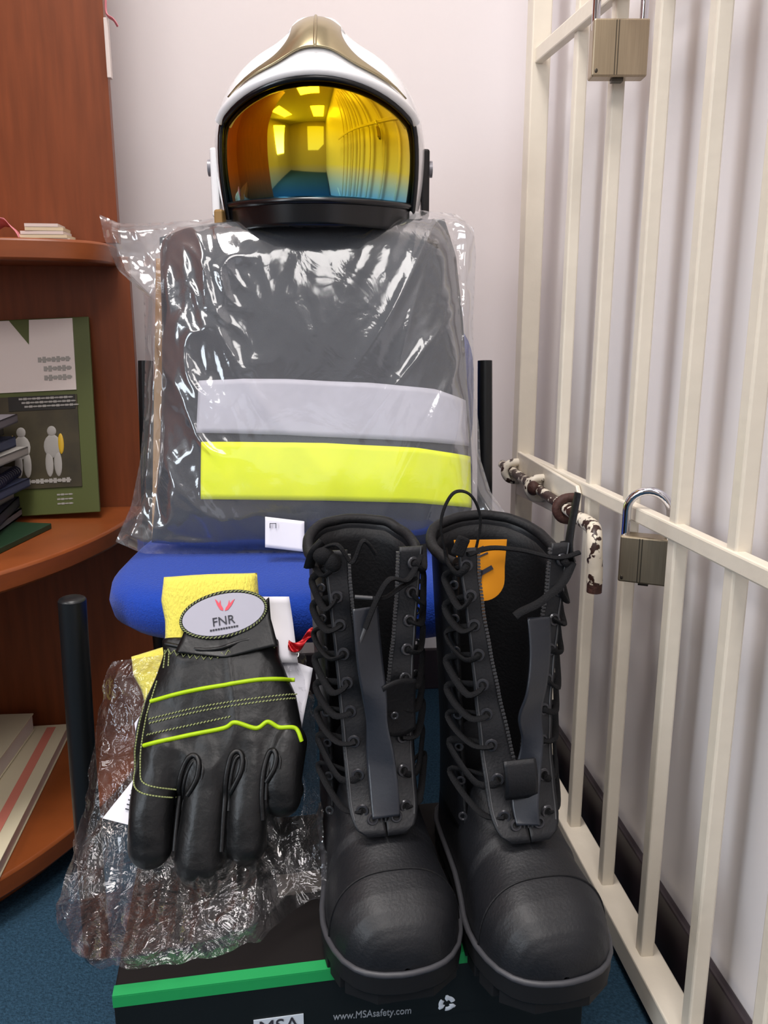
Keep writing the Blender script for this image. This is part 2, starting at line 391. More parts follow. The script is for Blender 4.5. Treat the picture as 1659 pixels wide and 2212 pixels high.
# ------------------------------------------------------------------ gate
GX = .385
gt = thing('security_gate', 'cream painted steel bar gate folded against the right wall', 'gate', (GX, 0, 0))
def bar(name, y0, y1, z0, z1, wx, parent=gt, dz=0):
    mb = MB(); x = wx / 2
    v = [(-x, y0, z0), (x, y0, z0), (x, y1, z0 + dz), (-x, y1, z0 + dz), (-x, y0, z1), (x, y0, z1), (x, y1, z1 + dz), (-x, y1, z1 + dz)]
    mb.add(v, [(0, 3, 2, 1), (4, 5, 6, 7), (0, 1, 5, 4), (1, 2, 6, 5), (2, 3, 7, 6), (3, 0, 4, 7)])
    return mb.obj(name, 'gate_paint', parent, False, .0022)
bar('stile', 1.350, 1.384, .02, 2.1, .030).location.x = -.004
for y in (1.175, 1.038, .911, .787, .671, .555, .440):
    bar('bar', y - .0085, y + .0085, .04, 2.1, .016)
bar('bottom_rail', .2, 1.38, .018, .05, .036)
o = bar('middle_rail', .2, 1.38, .578, .596, .014, gt, -.038); o.location.z = -.018; o.location.x = -.004
o = bar('top_rail', .2, 1.385, 1.062, 1.084, .013, gt, .070); o.location.z = .008; o.location.x = -.007
o.name = 'top_rail'
# bolt plate and slide bolt
MB().prism_y([(1.375, .545), (1.055, .545), (1.045, .535), (1.045, .500), (1.055, .494), (1.375, .470)], 0, .006).obj('bolt_plate', 'gate_paint', gt, False, .0015, rot=(0, 0, R(90)), loc=(-.012, 0, 0))
bx = -.028
bolt = thing('slide_bolt', 'rusty slide bolt with a bent cream handle on the gate', 'bolt', (GX, 0, 0))
MB().tube([(bx, 1.412, .513), (bx, .985, .513)], .0075, 12).obj('rod', 'chipped_more', bolt)
hp = smooth_path([(bx, .990, .513), (bx, .957, .513), (bx - .004, .938, .508), (bx - .006, .930, .492), (bx - .004, .930, .468), (bx - .003, .931, .450)], 6)
MB().tube(hp, [.0095] * len(hp), 12).obj('handle', 'chipped', bolt)
MB().tube([(bx - .003, .931, .4525), (bx - .003, .931, .438)], .0092, 12).obj('worn_tip', 'rust', bolt)
for y in (1.345, 1.20, 1.06):
    st = smooth_path([(-.010, y, .497), (bx - .004, y, .499), (bx - .013, y, .513), (bx - .004, y, .526), (-.010, y, .528)], 5)
    MB().tube(st, .0065, 10).obj('staple', 'chipped' if y > 1.1 else 'rust', bolt)
MB().ball((bx - .008, 1.19, .515), (.009, .012, .011)).obj('stud', 'rust', bolt)

def padlock(label, loc, rz, w, h, d, sh, sr):
    p = thing('padlock', label, 'padlock', loc, (0, 0, rz), 'padlocks on the gate')
    bd = MB().box((0, 0, -h / 2), (w, d, h)).obj('body', 'brass', p, False, .002)
    g = MB()
    for x in (-.006, -.003): g.box((x, -d / 2 - .0001, -h / 2), (.0008, .0006, h * .94))
    g.obj('groove', 'brass_dark', bd, False)
    MB().box((0, 0, -h - .0015), (w * .2, d * .5, .004)).obj('keyway', 'brass_dark', bd, False)
    MB().ball((-w * .42, -d / 2, -h * .9), (.0018, .0008, .0025)).obj('rivet', 'brass_dark', bd)
    s_ = w * .43
    pts = [(-s_, 0, -.01), (-s_, 0, sh - s_)] + [(-s_ * math.cos(a), 0, sh - s_ + s_ * math.sin(a)) for a in [PI * k / 14 for k in range(1, 14)]] + [(s_, 0, sh - s_), (s_, 0, -.01)]
    MB().tube(pts, sr, 12).obj('shackle', 'chrome', p)
    return p
padlock('brass padlock hanging from the upper rail of the gate at the top', (.3745, 1.010, 1.089), R(-6), .063, .060, .022, .052, .0048)
padlock('brass padlock hanging from the middle rail of the gate beside the bolt handle', (.383, .858, .527), R(-30), .054, .053, .024, .050, .0048)

# ------------------------------------------------------------------ chair
ch = thing('office_chair', 'blue padded visitor chair with black tube frame carrying the bagged jacket', 'chair', (.0115, 1.05, 0), (0, 0, R(-5)))
def sqc(a, b, p, n=48): return [(a * spow(math.cos(2 * PI * k / n), p), b * spow(math.sin(2 * PI * k / n), p)) for k in range(n)]
def cushion(u, v):
    a = 2 * PI * u
    prof = [(0, .0), (.8, .0), (.93, .004), (.985, .016), (1, .032), (.985, .048), (.93, .058), (.8, .062), (0, .064)]
    i = min(int(v * 8 + 1e-6), 7); k = v * 8 - i
    r_ = prof[i][0] * (1 - k) + prof[i + 1][0] * k; zz = prof[i][1] * (1 - k) + prof[i + 1][1] * k
    return (.246 * r_ * spow(math.cos(a), .55), .042 + .212 * r_ * spow(math.sin(a), .55), .398 + zz)
MB().grid(cushion, 64, 16, True).obj('seat', 'blue_fabric', ch)
MB().box((0, .07, .394), (.40, .28, .012)).obj('seat_shell', 'black_plastic', ch, False, .004)
for s in (-1, 1):
    MB().tube([(s * .256, -.168, .005), (s * .2545, -.164, .25), (s * .2515, -.160, .456)], [.015, .015, .0152], 18).ball((s * .2515, -.160, .456), (.0152, .0152, .005)).obj('leg', 'black_metal', ch)
    MB().tube(smooth_path([(s * .262, .27, .005), (s * .26, .225, .30), (s * .257, .20, .45), (s * .254, .222, .700)], 6), [.0135 - .0025 * k / 18 for k in range(19)], 16).obj('leg', 'black_metal', ch)
MB().tube([(-.256, .06, .381), (.256, .06, .381)], .010, 12).obj('cross_rail', 'black_metal', ch)
def backrest(u, v):
    a = 2 * PI * u
    prof = [(0, 0), (.85, 0), (.96, .006), (1, .02), (.96, .034), (.85, .04), (0, .042)]
    i = min(int(v * 6 + 1e-6), 5); k = v * 6 - i
    r_ = prof[i][0] * (1 - k) + prof[i + 1][0] * k; yy = prof[i][1] * (1 - k) + prof[i + 1][1] * k
    x = .240 * r_ * spow(math.cos(a), .5); zz = .645 + .135 * r_ * spow(math.sin(a), .5)
    return (x, .195 + yy + .12 * (zz - .5) * .6 - .012 * (1 - (x / .24) ** 2) + .012, zz)
MB().grid(backrest, 64, 12, True).obj('backrest', 'blue_fabric', ch)

# ------------------------------------------------------------------ folded jacket in its clear bag
JO, JR = (.02, 1.06, .464), (R(-15), 0, R(-5))
jk = thing('folded_jacket', 'folded dark firefighter jacket with silver and yellow bands inside a clear bag', 'jacket', JO, JR)
jl = [(-.2054, 0, .4164), (-.2018, 0, .3047), (-.2014, 0, .2121), (-.204, 0, .1202), (-.214, 0, .0115)]
jr = [(.1738, 0, .4421), (.1889, 0, .392), (.1975, 0, .3047), (.203, 0, .2115), (.2084, 0, .119), (.2079, 0, .0576), (.1953, 0, .013)]
jt = [(-.2054, 0, .4164), (-.17, 0, .428), (-.1226, 0, .4352), (.0129, 0, .4387), (.1738, 0, .4421)]
jb = [(-.214, 0, .0115), (-.1, 0, .002), (-.0063, 0, .002), (.1, 0, .004), (.1953, 0, .013)]
JC = coons(jt, jr, jb, jl)
def bulge(u, v, p=5): 
    a, b = 2 * u - 1, 2 * v - 1
    return max(0, (1 - abs(a) ** p)) ** .5 * max(0, (1 - abs(b) ** (9 if b < 0 else 3.0))) ** .5
def jfront(x, zz):                              # soft folds of the cloth, shared by body and bands
    return -.004 * nz(x * 7 + 3, zz * 5) - .0022 * nz(x * 22, zz * 9, 4) - .005 * ridge(x * 5 + zz * 5, zz * 2.5 - x * 2, 2, 6) * sstep(.0, .25, zz)
def jsurf(u, v, side):
    p = JC(u, v); b = bulge(u, v)
    if side < 0: return (p.x, -.036 * b + jfront(p.x, p.z) * min(1, b * 1.5), p.z)
    return (p.x, .058 * b, p.z)
m_ = MB().grid(lambda u, v: jsurf(u, v, -1), 90, 90); m_.grid(lambda u, v: jsurf(u, v, 1), 40, 40)
m_.obj('cloth_body', 'navy', jk)
def inv(x, zz):
    """u,v on the jacket for local x,z"""
    u, v = (x + .205) / .41, 1 - zz / .44
    for _ in range(12):
        p = JC(min(1, max(0, u)), min(1, max(0, v))); u += (x - p.x) / .41; v -= (zz - p.z) / .44
    return min(1, max(0, u)), min(1, max(0, v))
def band(name, top, bot, m, off):
    def f(u, v):
        p = poly_at(top, u).lerp(poly_at(bot, u), v); a, b = inv(p.x, p.z); q = jsurf(a, b, -1)
        return (q[0], q[1] - off, q[2])
    return MB().grid(f, 70, 10).obj(name, m, jk, True, 0, .0012)
def P3(l): return [(x, 0, zz) for x, zz in l]
band('silver_band', P3([(-.146, .2185), (-.0336, .2196), (.0738, .2146), (.1575, .2073), (.1985, .1955)]), P3([(-.149, .1515), (-.0336, .1477), (.0735, .1427), (.203, .1354)]), 'silver_tape', .0022)
band('yellow_band', P3([(-.1424, .1398), (.0139, .1376), (.1331, .1313), (.2045, .1222)]), P3([(-.1439, .0667), (.0137, .0643), (.1327, .0609), (.206, .0553)]), 'yellow_tape', .0022)
cb = MB().prism_y([(-.236, .01), (.18, .01), (.18, .40), (-.232, .418)], .085, .091).obj('cardboard_sheet', 'cardboard', None, False, .001, loc=JO, rot=JR)
tag(cb, 'tan cardboard sheet standing between the bagged jacket and the chair back', 'cardboard')
bt = [(-.2852, 0, .4473), (-.26, 0, .436), (-.2331, 0, .435), (-.1595, 0, .4395), (-.1227, 0, .4438), (.0129, 0, .4503), (.1366, 0, .4544), (.1893, 0, .4494), (.2128, 0, .4296)]
br = [(.2128, 0, .4296), (.2156, 0, .3921), (.2108, 0, .3046), (.2121, 0, .2115), (.2179, 0, .1621), (.2195, 0, .119), (.2326, 0, .0759), (.2629, 0, .0328)]
bb = [(-.2608, 0, .0128), (-.2245, 0, -.003), (-.1519, 0, -.004), (-.0062, 0, -.003), (.10, 0, .005), (.1953, 0, .022), (.2629, 0, .0328)]
bl = [(-.2852, 0, .4473), (-.2788, 0, .4163), (-.2602, 0, .3728), (-.2263, 0, .3418), (-.2235, 0, .2676), (-.2245, 0, .1815), (-.2292, 0, .1203), (-.2409, 0, .0593), (-.2608, 0, .0128)]
BC = coons(bt, br, bb, bl)
def bagf(u, v, side):
    p = BC(u, v); x, zz = p.x, p.z
    a, b = 2 * u - 1, 2 * v - 1
    edge = min(1, (1 - abs(a)) * 14) * min(1, (1 - abs(b)) * 14)
    ju, jv = inv(x, zz); ins = bulge(ju, jv)
    base = (-.0465 if side < 0 else .078) * max(ins, .35 * edge) * (.25 + .75 * edge) 
    left = sstep(-.03, -.15, x); right = 1 - left
    q = x * 26 + zz * 14; s = zz * 9 - x * 12
    wr = left * (.0070 * ridge(q * .6, s * .7, 1, 4) + .0022 * ridge(q * 1.5, s * 1.3, 5, 3))
    wr += right * (.15 + .85 * sstep(.02, .14, x)) * (.0034 * ridge((x * .85 - zz * .5) * 15, (x * .5 + zz * .85) * 3, 3, 7) + .0010 * ridge((x * .9 - zz * .3) * 34, zz * 5, 8, 5))
    wr += .0006 * nz(x * 90, zz * 60, 2) * (left + .25)
    flare = max(0, 1 - ins * 4) * .010 * nz(x * 30, zz * 30, 6)
    y = base + (-wr * edge if side < 0 else 0) + flare * edge
    return (x, y, zz)
bg = MB().grid(lambda u, v: bagf(u, v, -1), 150, 150); bg.grid(lambda u, v: bagf(u, v, 1), 60, 60)
bag = bg.obj('plastic_bag', 'film', None, loc=JO, rot=JR)
tag(bag, 'large clear plastic bag around the folded jacket on the chair', 'bag')
lb = thing('paper_label', 'white paper label on the lower front of the jacket bag', 'label', JO, JR)
MB().grid(lambda u, v: (-.0590 + .049 * u, -.050 + .002 * math.sin(3 * u), .0435 - .006 * u - .0385 * v), 8, 8).obj('card', 'paper', lb, True, 0, .0008)
MB().box((-.049, -.0515, .035), (.008, .0006, .0008)).box((-.0527, -.0515, .032), (.0008, .0006, .006)).box((-.0453, -.0515, .032), (.0008, .0006, .006)).obj('printed_mark', 'ink', lb, False)

# ------------------------------------------------------------------ helmet
HA, HB, HC = .142, .158, .138
hm = thing('firefighter_helmet', 'white firefighter helmet with gold mirrored visor resting on the bagged jacket', 'helmet', (.0415, 1.225, .9815), (0, 0, R(-4)))
def prof(zz): return math.sqrt(max(0, 1 - (zz / HC) ** 2)) if zz > 0 else 1 - .09 * (zz / .1) ** 2
def zb(phi):                                   # lower border of the shell, phi in degrees, 0 = front
    p = abs(phi); f = .060 - .044 * (p / 66) ** 2
    t = sstep(61, 71, p); return f * (1 - t) + (-.098) * t
def hsurf(phi, zz, s=1.0, bump=True):
    r_ = prof(zz); x = HA * s * r_ * math.sin(R(phi)); y = -HB * s * r_ * math.cos(R(phi)); z_ = zz * (s if zz > 0 else 1)
    if bump and zz > .03:
        k = math.exp(-(abs(x) / .038) ** 3) * sstep(.04, .115, zz); z_ += .020 * k
    return Vector((x, y, z_))
cols = [-180 + 5 * k for k in range(19)] + [-88, -86, -85, -84, -83, -82, -81, -80, -79, -78, -77, -75] + [-70 + 5 * k for k in range(29)] + [75, 77, 78, 79, 80, 81, 82, 83, 84, 85, 86, 88] + [90 + 5 * k for k in range(18)]
cols = sorted(set(cols + [s_ * k for s_ in (-1, 1) for k in (56, 58, 60, 61, 62, 63, 64, 65, 66, 67, 68, 69, 70, 71, 72, 73, 74, 75, 76)])); nc = len(cols)
def shell(u, v):
    phi = cols[int(round(u * nc)) % nc]; t0 = math.acos(max(-1, min(1, max(zb(phi), 0) / HC)))
    L0 = t0; L1 = max(0, -zb(phi)) / .138; tot = L0 + L1; d = v * tot
    zz = HC * math.cos(d) if d < L0 else -(d - L0) * .138
    if v > .999: zz = zb(phi)
    return hsurf(phi, zz)
sh = MB(); vs = [shell(i / nc, j / 48) for j in range(49) for i in range(nc)]
sh.add(vs, [(j * nc + i, j * nc + (i + 1) % nc, (j + 1) * nc + (i + 1) % nc, (j + 1) * nc + i) for j in range(48) for i in range(nc)])
sh.obj('shell', 'helmet_white', hm, True, 0, .006, 0)
rim = [hsurf(c, zb(c), .985, False) for c in cols if abs(c) <= 100]
MB().tube(rim, .0042, 10).obj('rim_trim', 'helmet_black', hm)
brow = [hsurf(-62 + 4 * k, zb(-62 + 4 * k) + .006, 1.012, False) for k in range(32)]
MB().tube(brow, .0065, 12).obj('brow_edge', 'helmet_white', hm)
def visor(u, v):
    phi = -86 + 172 * u; top = min(.066, zb(phi) + .012) if abs(phi) < 77 else .01
    top = .066 - .06 * (abs(phi) / 86) ** 2; bot = -.078 + .012 * (abs(phi) / 86) ** 4
    zz = top + (bot - top) * v
    return hsurf(phi, zz, .955, False) + Vector((0, -.004 * math.sin(PI * v), 0))
vz = MB().grid(visor, 72, 30).obj('visor', 'visor', hm, True, 0, .0025)
def chin(u, v):
    phi = -78 + 156 * u; zz = -.0785 - .030 * v
    return hsurf(phi, -.078, .965 - .03 * v, False) * 1.0 + Vector((0, 0, zz + .078))
MB().grid(chin, 60, 6).obj('chin_trim', 'helmet_black', hm, True, 0, .005)
vb = [visor(k / 40, 1.0) + Vector((0, -.001, -.001)) for k in range(41)]
MB().tube(vb, .0042, 8).obj('visor_edge', 'helmet_black', vz)
MB().grid(lambda u, v: hsurf(-180 + 360 * u, .10 - .19 * v, .86, False), 48, 12, True).obj('lining', 'helmet_black', hm)
def plate(u, v):                               # front plate, v=0 at brow
    s = 2 * u - 1; wmax = .030 + .080 * (1 - v) ** 4
    zt = .132
    zz0 = .1
    for _ in range(8):
        rr = prof(min(zz0, .137)); ph = math.degrees(math.asin(max(-.97, min(.97, s * wmax / max(1e-4, HA * rr)))))
        zz0 = (zb(ph) + .021) * (1 - v) + .119 * v
        rr = prof(zz0)
        if HA * rr < wmax * 1.02: zz0 = min(zz0, HC * math.sqrt(max(0, 1 - (wmax * 1.03 / HA) ** 2)))
    ph = math.degrees(math.asin(max(-.97, min(.97, s * wmax / max(1e-4, HA * prof(zz0))))))
    p = hsurf(ph, zz0); n = Vector((p.x / HA ** 2, p.y / HB ** 2, p.z / HC ** 2)).normalized()
    return p + n * (.0035 + .002 * (1 - abs(s)))
fp = MB().grid(plate, 40, 24).obj('front_plate', 'helmet_plate', hm, True, 0, .002)
MB().tube([plate(.5, k / 12) + Vector((0, -.001, .0005)) for k in range(12)], .0022, 8).obj('plate_ridge', 'helmet_plate', fp)
cm = MB().grid(lambda u, v: ((lambda s, y: (s * .036 * (1 - .1 * v), y, HC * math.sqrt(max(0, 1 - (y / HB) ** 2 - .0)) + .0185 * (1 - abs(s) ** 4) + .004))(2 * u - 1, -.072 + .17 * v)), 12, 24)
cm.obj('comb', 'helmet_white', hm, True, 0, .012)
for s in (-1, 1):
    p = MB().prism([(s * .1375, -.020), (s * .1485, -.018), (s * .1495, .012), (s * .1375, .014)], -.085, .004)
    pv = p.obj('visor_pivot', 'helmet_black' if s > 0 else 'helmet_white', hm, False, .003)
    MB().tube([(s * .146, -.004, -.02), (s * .153, -.004, -.02)], .011, 18).obj('pivot_knob', 'helmet_grey', pv)
MB().prism([(-.140, -.06), (-.128, -.066), (-.120, -.03), (-.136, -.02)], -.108, -.080).obj('chin_strap', 'strap_tan', hm, False, .003)
MB().prism([(.118, -.06), (.134, -.05), (.134, .0), (.118, .0)], -.108, -.080).obj('neck_guard', 'helmet_white', hm, False, .003)
MB().prism([(.139, -.01), (.148, -.01), (.148, .03), (.139, .03)], -.108, -.082).obj('neck_clip', 'helmet_grey', hm, False, .002)

# ------------------------------------------------------------------ shoe box
bxo = thing('boot_box', 'black cardboard boot box with green edge stripe under the boots', 'box', (.048, .632, 0), (0, 0, R(3.5)))
MB().box((0, .119, .094), (.424, .232, .188)).obj('carton', 'box_black', bxo, False, .001)
ld = MB().box((0, .119, .1685), (.430, .240, .063)).obj('lid', 'box_lid', bxo, False, .0015)
MB().box((0, -.0016, .1945), (.431, .0012, .0105)).box((0, .004, .2004), (.431, .012, .0010)).obj('edge_stripe', 'box_green', ld, False)
MB().box((.2145, -.0016, .163), (.0026, .0012, .052)).obj('corner_stripe', 'box_green', ld, False)
MB().box((0, -.0012, .163), (.428, .0004, .052)).obj('lid_front', 'box_black', ld, False)
MB().box((-.0765, -.0018, .147), (.044, .0008, .021)).obj('logo_panel', 'white_print', ld, False)
xform(text_mb('MSA', .019), 1, 1, 0, (-.0765, -.0026, .1485)).obj('logo_text', 'ink', ld, False)
xform(text_mb('www.MSAsafety.com', .0105), .80, 1, R(3.5), (.0080, -.0018, .1475)).obj('web_address', 'grey_print', ld, False)
lg = MB()
for k in range(3):
    a0 = R(120 * k + 15)
    lg.tube([(.077 + .0058 * math.cos(a0 + R(95) * t / 8), -.0016, .1475 + .0058 * math.sin(a0 + R(95) * t / 8)) for t in range(9)], [.0022 + .0012 * (t > 5) - .0028 * (t > 7) for t in range(9)], 8, .3, (0, 1, 0))
lg.obj('round_mark', 'white_print', ld)
tag(MB().box((-.008, .745, .2025), (.045, .03, .003), (0, 0, R(6))).obj('card', 'card_grey', None, False, .0005), 'small brownish card on the box lid between bag and boot', 'card')

# ------------------------------------------------------------------ boots
ST = [(0, .002, .004), (.002, .018, .018), (.006, .030, .028), (.012, .039, .036), (.022, .0475, .0435), (.036, .0535, .0495), (.052, .0575, .0545), (.07, .0590, .059), (.09, .0575, .066), (.11, .0535, .076), (.13, .0505, .090), (.15, .048, .105), (.175, .0465, .105), (.21, .045, .105), (.24, .043, .105), (.258, .037, .104), (.268, .026, .1), (.273, .004, .09)]
def st(d):
    for a, b in zip(ST, ST[1:]):
        if d <= b[0]:
            k = (d - a[0]) / (b[0] - a[0]); return a[1] + (b[1] - a[1]) * k, a[2] + (b[2] - a[2]) * k
    return ST[-1][1:]
SOLE = .031
def upper(d, a, off=0):
    w_, h_ = st(d); c, s = math.cos(a), math.sin(a)
    fl = .80 if d < .1 else .62
    return ((w_ + off) * spow(c, .62 + .36 * sstep(.03, .10, d)), d - off * max(0, 1 - d / .05), SOLE - .006 + (h_ + .006 + off) * spow(s, fl))
SH = [(.05, .095, .276, .0485), (.09, .108, .277, .0475), (.12, .124, .275, .0465), (.16, .138, .271, .047), (.22, .148, .269, .049), (.30, .154, .271, .052), (.372, .158, .273, .0545)]
def shf(zz):
    for a, b in zip(SH, SH[1:]):
        if zz <= b[0]:
            k = max(0, (zz - a[0]) / (b[0] - a[0])); return tuple(a[i] + (b[i] - a[i]) * k for i in (1, 2, 3))
    return SH[-1][1:]
def make_boot(label, root, rz, wide, mirror, top, opening=1.0):
    bt_ = thing('safety_boot', label, 'boot', root, (0, 0, rz), 'pair of tall black boots on the box')
    sg = -1 if mirror else 1
    def outline(off, n=60):
        ds = [.273 * (0.5 - .5 * math.cos(PI * k / n)) for k in range(n + 1)]
        l = [(st(d)[0] + off, d - off * (1 - min(1, d / .02)) + off * sstep(.25, .273, d)) for d in ds]
        return l + [(-x, y) for x, y in l[::-1]]
    MB().prism(outline(.004), .013, SOLE).obj('midsole', 'rubber', bt_, True, .0015)
    lug = MB()
    for k in range(11):
        d0 = .003 + k * .0245; d1 = d0 + .018
        if .12 < d0 < .16: continue
        for s in (-1, 1):
            a, b = st(d0)[0] + .003, st(d1)[0] + .003
            lug.prism([(s * .0, d0), (s * a, d0), (s * b, d1), (s * .0, d1)], 0, .0135)
    lug.prism([(-.02, .006), (.02, .006), (.02, .262), (-.02, .262)], .004, .0133)
    lug.obj('tread', 'rubber', bt_, False, .001)
    MB().tube([(x, y, SOLE + .001) for x, y in outline(.0025)], .0028, 8, closed=True).obj('welt', 'welt', bt_)
    MB().grid(lambda u, v: upper(.273 * v ** 1.25, PI * u), 40, 70).obj('vamp', 'boot_leather', bt_)
    MB().grid(lambda u, v: upper((.050 + .006 * math.cos(PI * (u - .5)) ** 2) * v ** 1.25, PI * u, .0016), 40, 36).obj('toe_cap', 'boot_leather', bt_)
    seam = [upper(.0500 + .006 * math.cos(PI * (k / 40 - .5)) ** 2, PI * k / 40, .0018) for k in range(41)]
    MB().tube(seam, .0011, 6).obj('toe_seam', 'boot_dark', bt_)
    # shaft quarters: open at the front
    H_ = top
    def shaft(u, v):
        zz = .075 + (H_ - .075) * v + .010 * v * math.cos(2 * PI * u) * -1
        f, b, hw = shf(zz); hw *= 1 + (wide - 1) * v
        gap = R(60 - 8 * v); a = -PI / 2 + gap + (2 * PI - 2 * gap) * u
        cy, ry = (f + b) / 2, (b - f) / 2
        dip = .02 * sstep(.25, .0, abs(u - .5)) * v * 0
        return (hw * spow(math.cos(a), .85), cy + ry * spow(math.sin(a), .85), zz + dip + .0016 * nz(a * 3, zz * 30, sg) )
    MB().grid(shaft, 60, 40).obj('shaft', 'boot_leather', bt_, True, 0, .0035)
    col = [shaft(k / 60, 1.0) for k in range(61)]
    MB().tube(col, .0055, 10).obj('collar', 'boot_dark', bt_)
    MB().grid(lambda u, v: (lambda q: (q[0] * .93, .215 + (q[1] - .215) * .93, q[2] - .006))(shaft(.0 + u, v * .99)), 48, 20).obj('lining', 'boot_dark', bt_, True, 0, .001)
    for s in (0, 1):
        MB().tube([shaft(s, k / 24) for k in range(25)], .0022, 8).obj('quarter_edge', 'boot_dark', bt_)
    # zip-in lace panel: two flaps joined at the rounded bottom
    zbot, ztop = .102, H_ + .010
    def ppath(t):
        zz = zbot + (ztop - zbot) * t; f = shf(zz)[0]
        return zz, f - .010 - .019 * max(0, 1 - t * 2.2) ** 2
    def flap(s):
        def g(u, v):
            zz, y = ppath(v); spread = 1 + (wide - 1) * 1.5 * v
            xo = (.0325 + .0145 * v * v) * spread; xi = .0006 + .0235 * opening * spread * sstep(.06, 1.0, v) ** .8
            if v < .10: xo *= math.sqrt(max(.0, 1 - (1 - v / .10) ** 2)) * .45 + .55
            x = xi + (xo - xi) * u
            return (s * x, y + 2.6 * x * x + .004 * (1 - u) * v - .0008 * math.sin(v * 40), zz)
        return g
    for s in (-1, 1):
        g = flap(s); fl_ = MB().grid(g, 10, 50).obj('lace_flap', 'boot_leather', bt_, True, 0, .0028, 0, None, None, 0)
        MB().tube([Vector(g(.90, k / 40)) + Vector((0, -.0018, 0)) for k in range(2, 41)], .0007, 6).obj('stitching', 'zip', fl_)
        loops = []
        for k in range(9):
            v = .075 + k * .108
            p = Vector(g(.60, v)); n = Vector((s * .25, -1, .12)).normalized()
            p = p + n * .0026
            e = MB().torus(p, .0046, .0016, n, 16, 6).obj('eyelet', 'eyelet', bt_)
            hole = MB().tube([p - n * .001, p + n * .0006], .0040, 12).obj('eyelet_hole', 'hole', e)
            q = Vector(shaft(0 if (s < 0) == (shaft(0, .5)[0] < 0) else 1, min(1, max(0, (p.z + .006 - .075) / (H_ - .075)))))
            q2 = q + Vector((s * .006, -.003, .008))
            loops += [p + n * .0015, p * .55 + q2 * .45 + Vector((s * .004, -.010, -.010 - .004 * math.sin(k * 2))), q2 + Vector((s * .003, -.002, -.006)), (q + Vector((s * .010, .003, .014)))]
        MB().tube(smooth_path(loops, 5), .0034, 8, .6).obj('lace', 'lace', bt_)
        for k in range(8):
            q = Vector(shaft(0 if (s < 0) == (shaft(0, .5)[0] < 0) else 1, .08 + k * .12))
            MB().torus(q + Vector((s * .003, -.002, 0)), .0036, .0012, (s * .5, -1, 0), 12, 6).obj('lace_ring', 'eyelet', bt_)
        zp = MB()
        for k in range(70):
            v = .12 + .86 * k / 69; p = g(0, v); zp.box((p[0] - s * .0012, p[1] - .0005, p[2]), (.0032, .003, .0019))
        zp.obj('zipper', 'zip', fl_, False)
    # buckle posts at panel bottom
    zz, y = ppath(.045)
    for dx in (-.012, .010): MB().torus((dx, y - .003, zz + .003), .0042, .0014, (0, -1, .3), 16, 6).obj('snap_ring', 'eyelet', bt_)
    sn = MB()
    for dx in (-.004, .0, .004): sn.box((dx, y - .002, zz + .003), (.0016, .003, .009))
    sn.obj('zip_stop', 'zip', bt_, False, .0004)
    # hanging closing strap
    if not mirror: S = [(-.011, .80, .024, .003), (-.010, .70, .025, .005), (-.008, .58, .025, .008), (-.005, .48, .023, .011), (-.003, .38, .019, .010), (-.001, .27, .024, .009), (.0, .16, .026, .007), (.0, .065, .026, .004)]
    else: S = [(.017, .76, .022, .006), (.017, .64, .023, .010), (.012, .52, .024, .015), (.007, .42, .025, .012), (.010, .32, .020, .008), (.005, .22, .021, .006), (-.002, .13, .022, .006), (-.002, .06, .021, .004)]
    SA = smooth_path([q[:3] for q in S], 8); SB = smooth_path([(q[3], 0, 0) for q in S], 8); SN = len(SA) - 1
    def sp(u, v):
        q = v * SN; i = min(int(q), SN - 1); k = q - i
        x, t, w_ = SA[i].lerp(SA[i + 1], k); o_ = SB[i].lerp(SB[i + 1], k).x; zz, y = ppath(t)
        a = (u - .5) * w_; tw = .55 * math.sin(v * 6) if mirror else .45 * math.sin(v * 6 + .5)
        return (x + a, y - .006 - o_ + a * tw, zz)
    so = MB().grid(sp, 10, 50).obj('strap', 'strap', bt_, True, 0, .002)
    if not mirror:
        zz, y = ppath(.42)
        MB().grid(lambda u, v: (.002 + .034 * u + .006 * v * (1 - u), y - .015 + .010 * u + .004 * math.sin(PI * v), zz + .024 - .050 * v - .008 * math.sin(PI * u) * (v - .5)), 12, 12).obj('strap_tab', 'boot_dark', so, True, 0, .002)
        MB().torus((.014, y - .0155, zz - .006), .003, .001, (0, -1, 0), 12, 6).obj('snap_stud', 'eyelet', so)
    else:
        zz, y = ppath(.205)
        MB().grid(lambda u, v: (-.024 + .030 * u + .003 * v, y - .020 - .004 * math.sin(PI * v), zz + .022 - .036 * v), 10, 8).obj('strap_tab', 'boot_leather', so, True, 0, .004)
        MB().box((-.009, y - .0245, zz + .012), (.006, .001, .004)).obj('tab_mark', 'zip', so, False)
    return bt_, g, shaft, ppath
b1, g1, s1, p1 = make_boot('tall black lace-up boot left of its pair, nearest the gloves', (.0805, .583, .2005), R(5), 1.0, False, .345)
b2, g2, s2, p2 = make_boot('tall black lace-up boot right of its pair, beside the gate', (.2085, .560, .2005), R(5.5), 1.10, True, .350, 1.3)
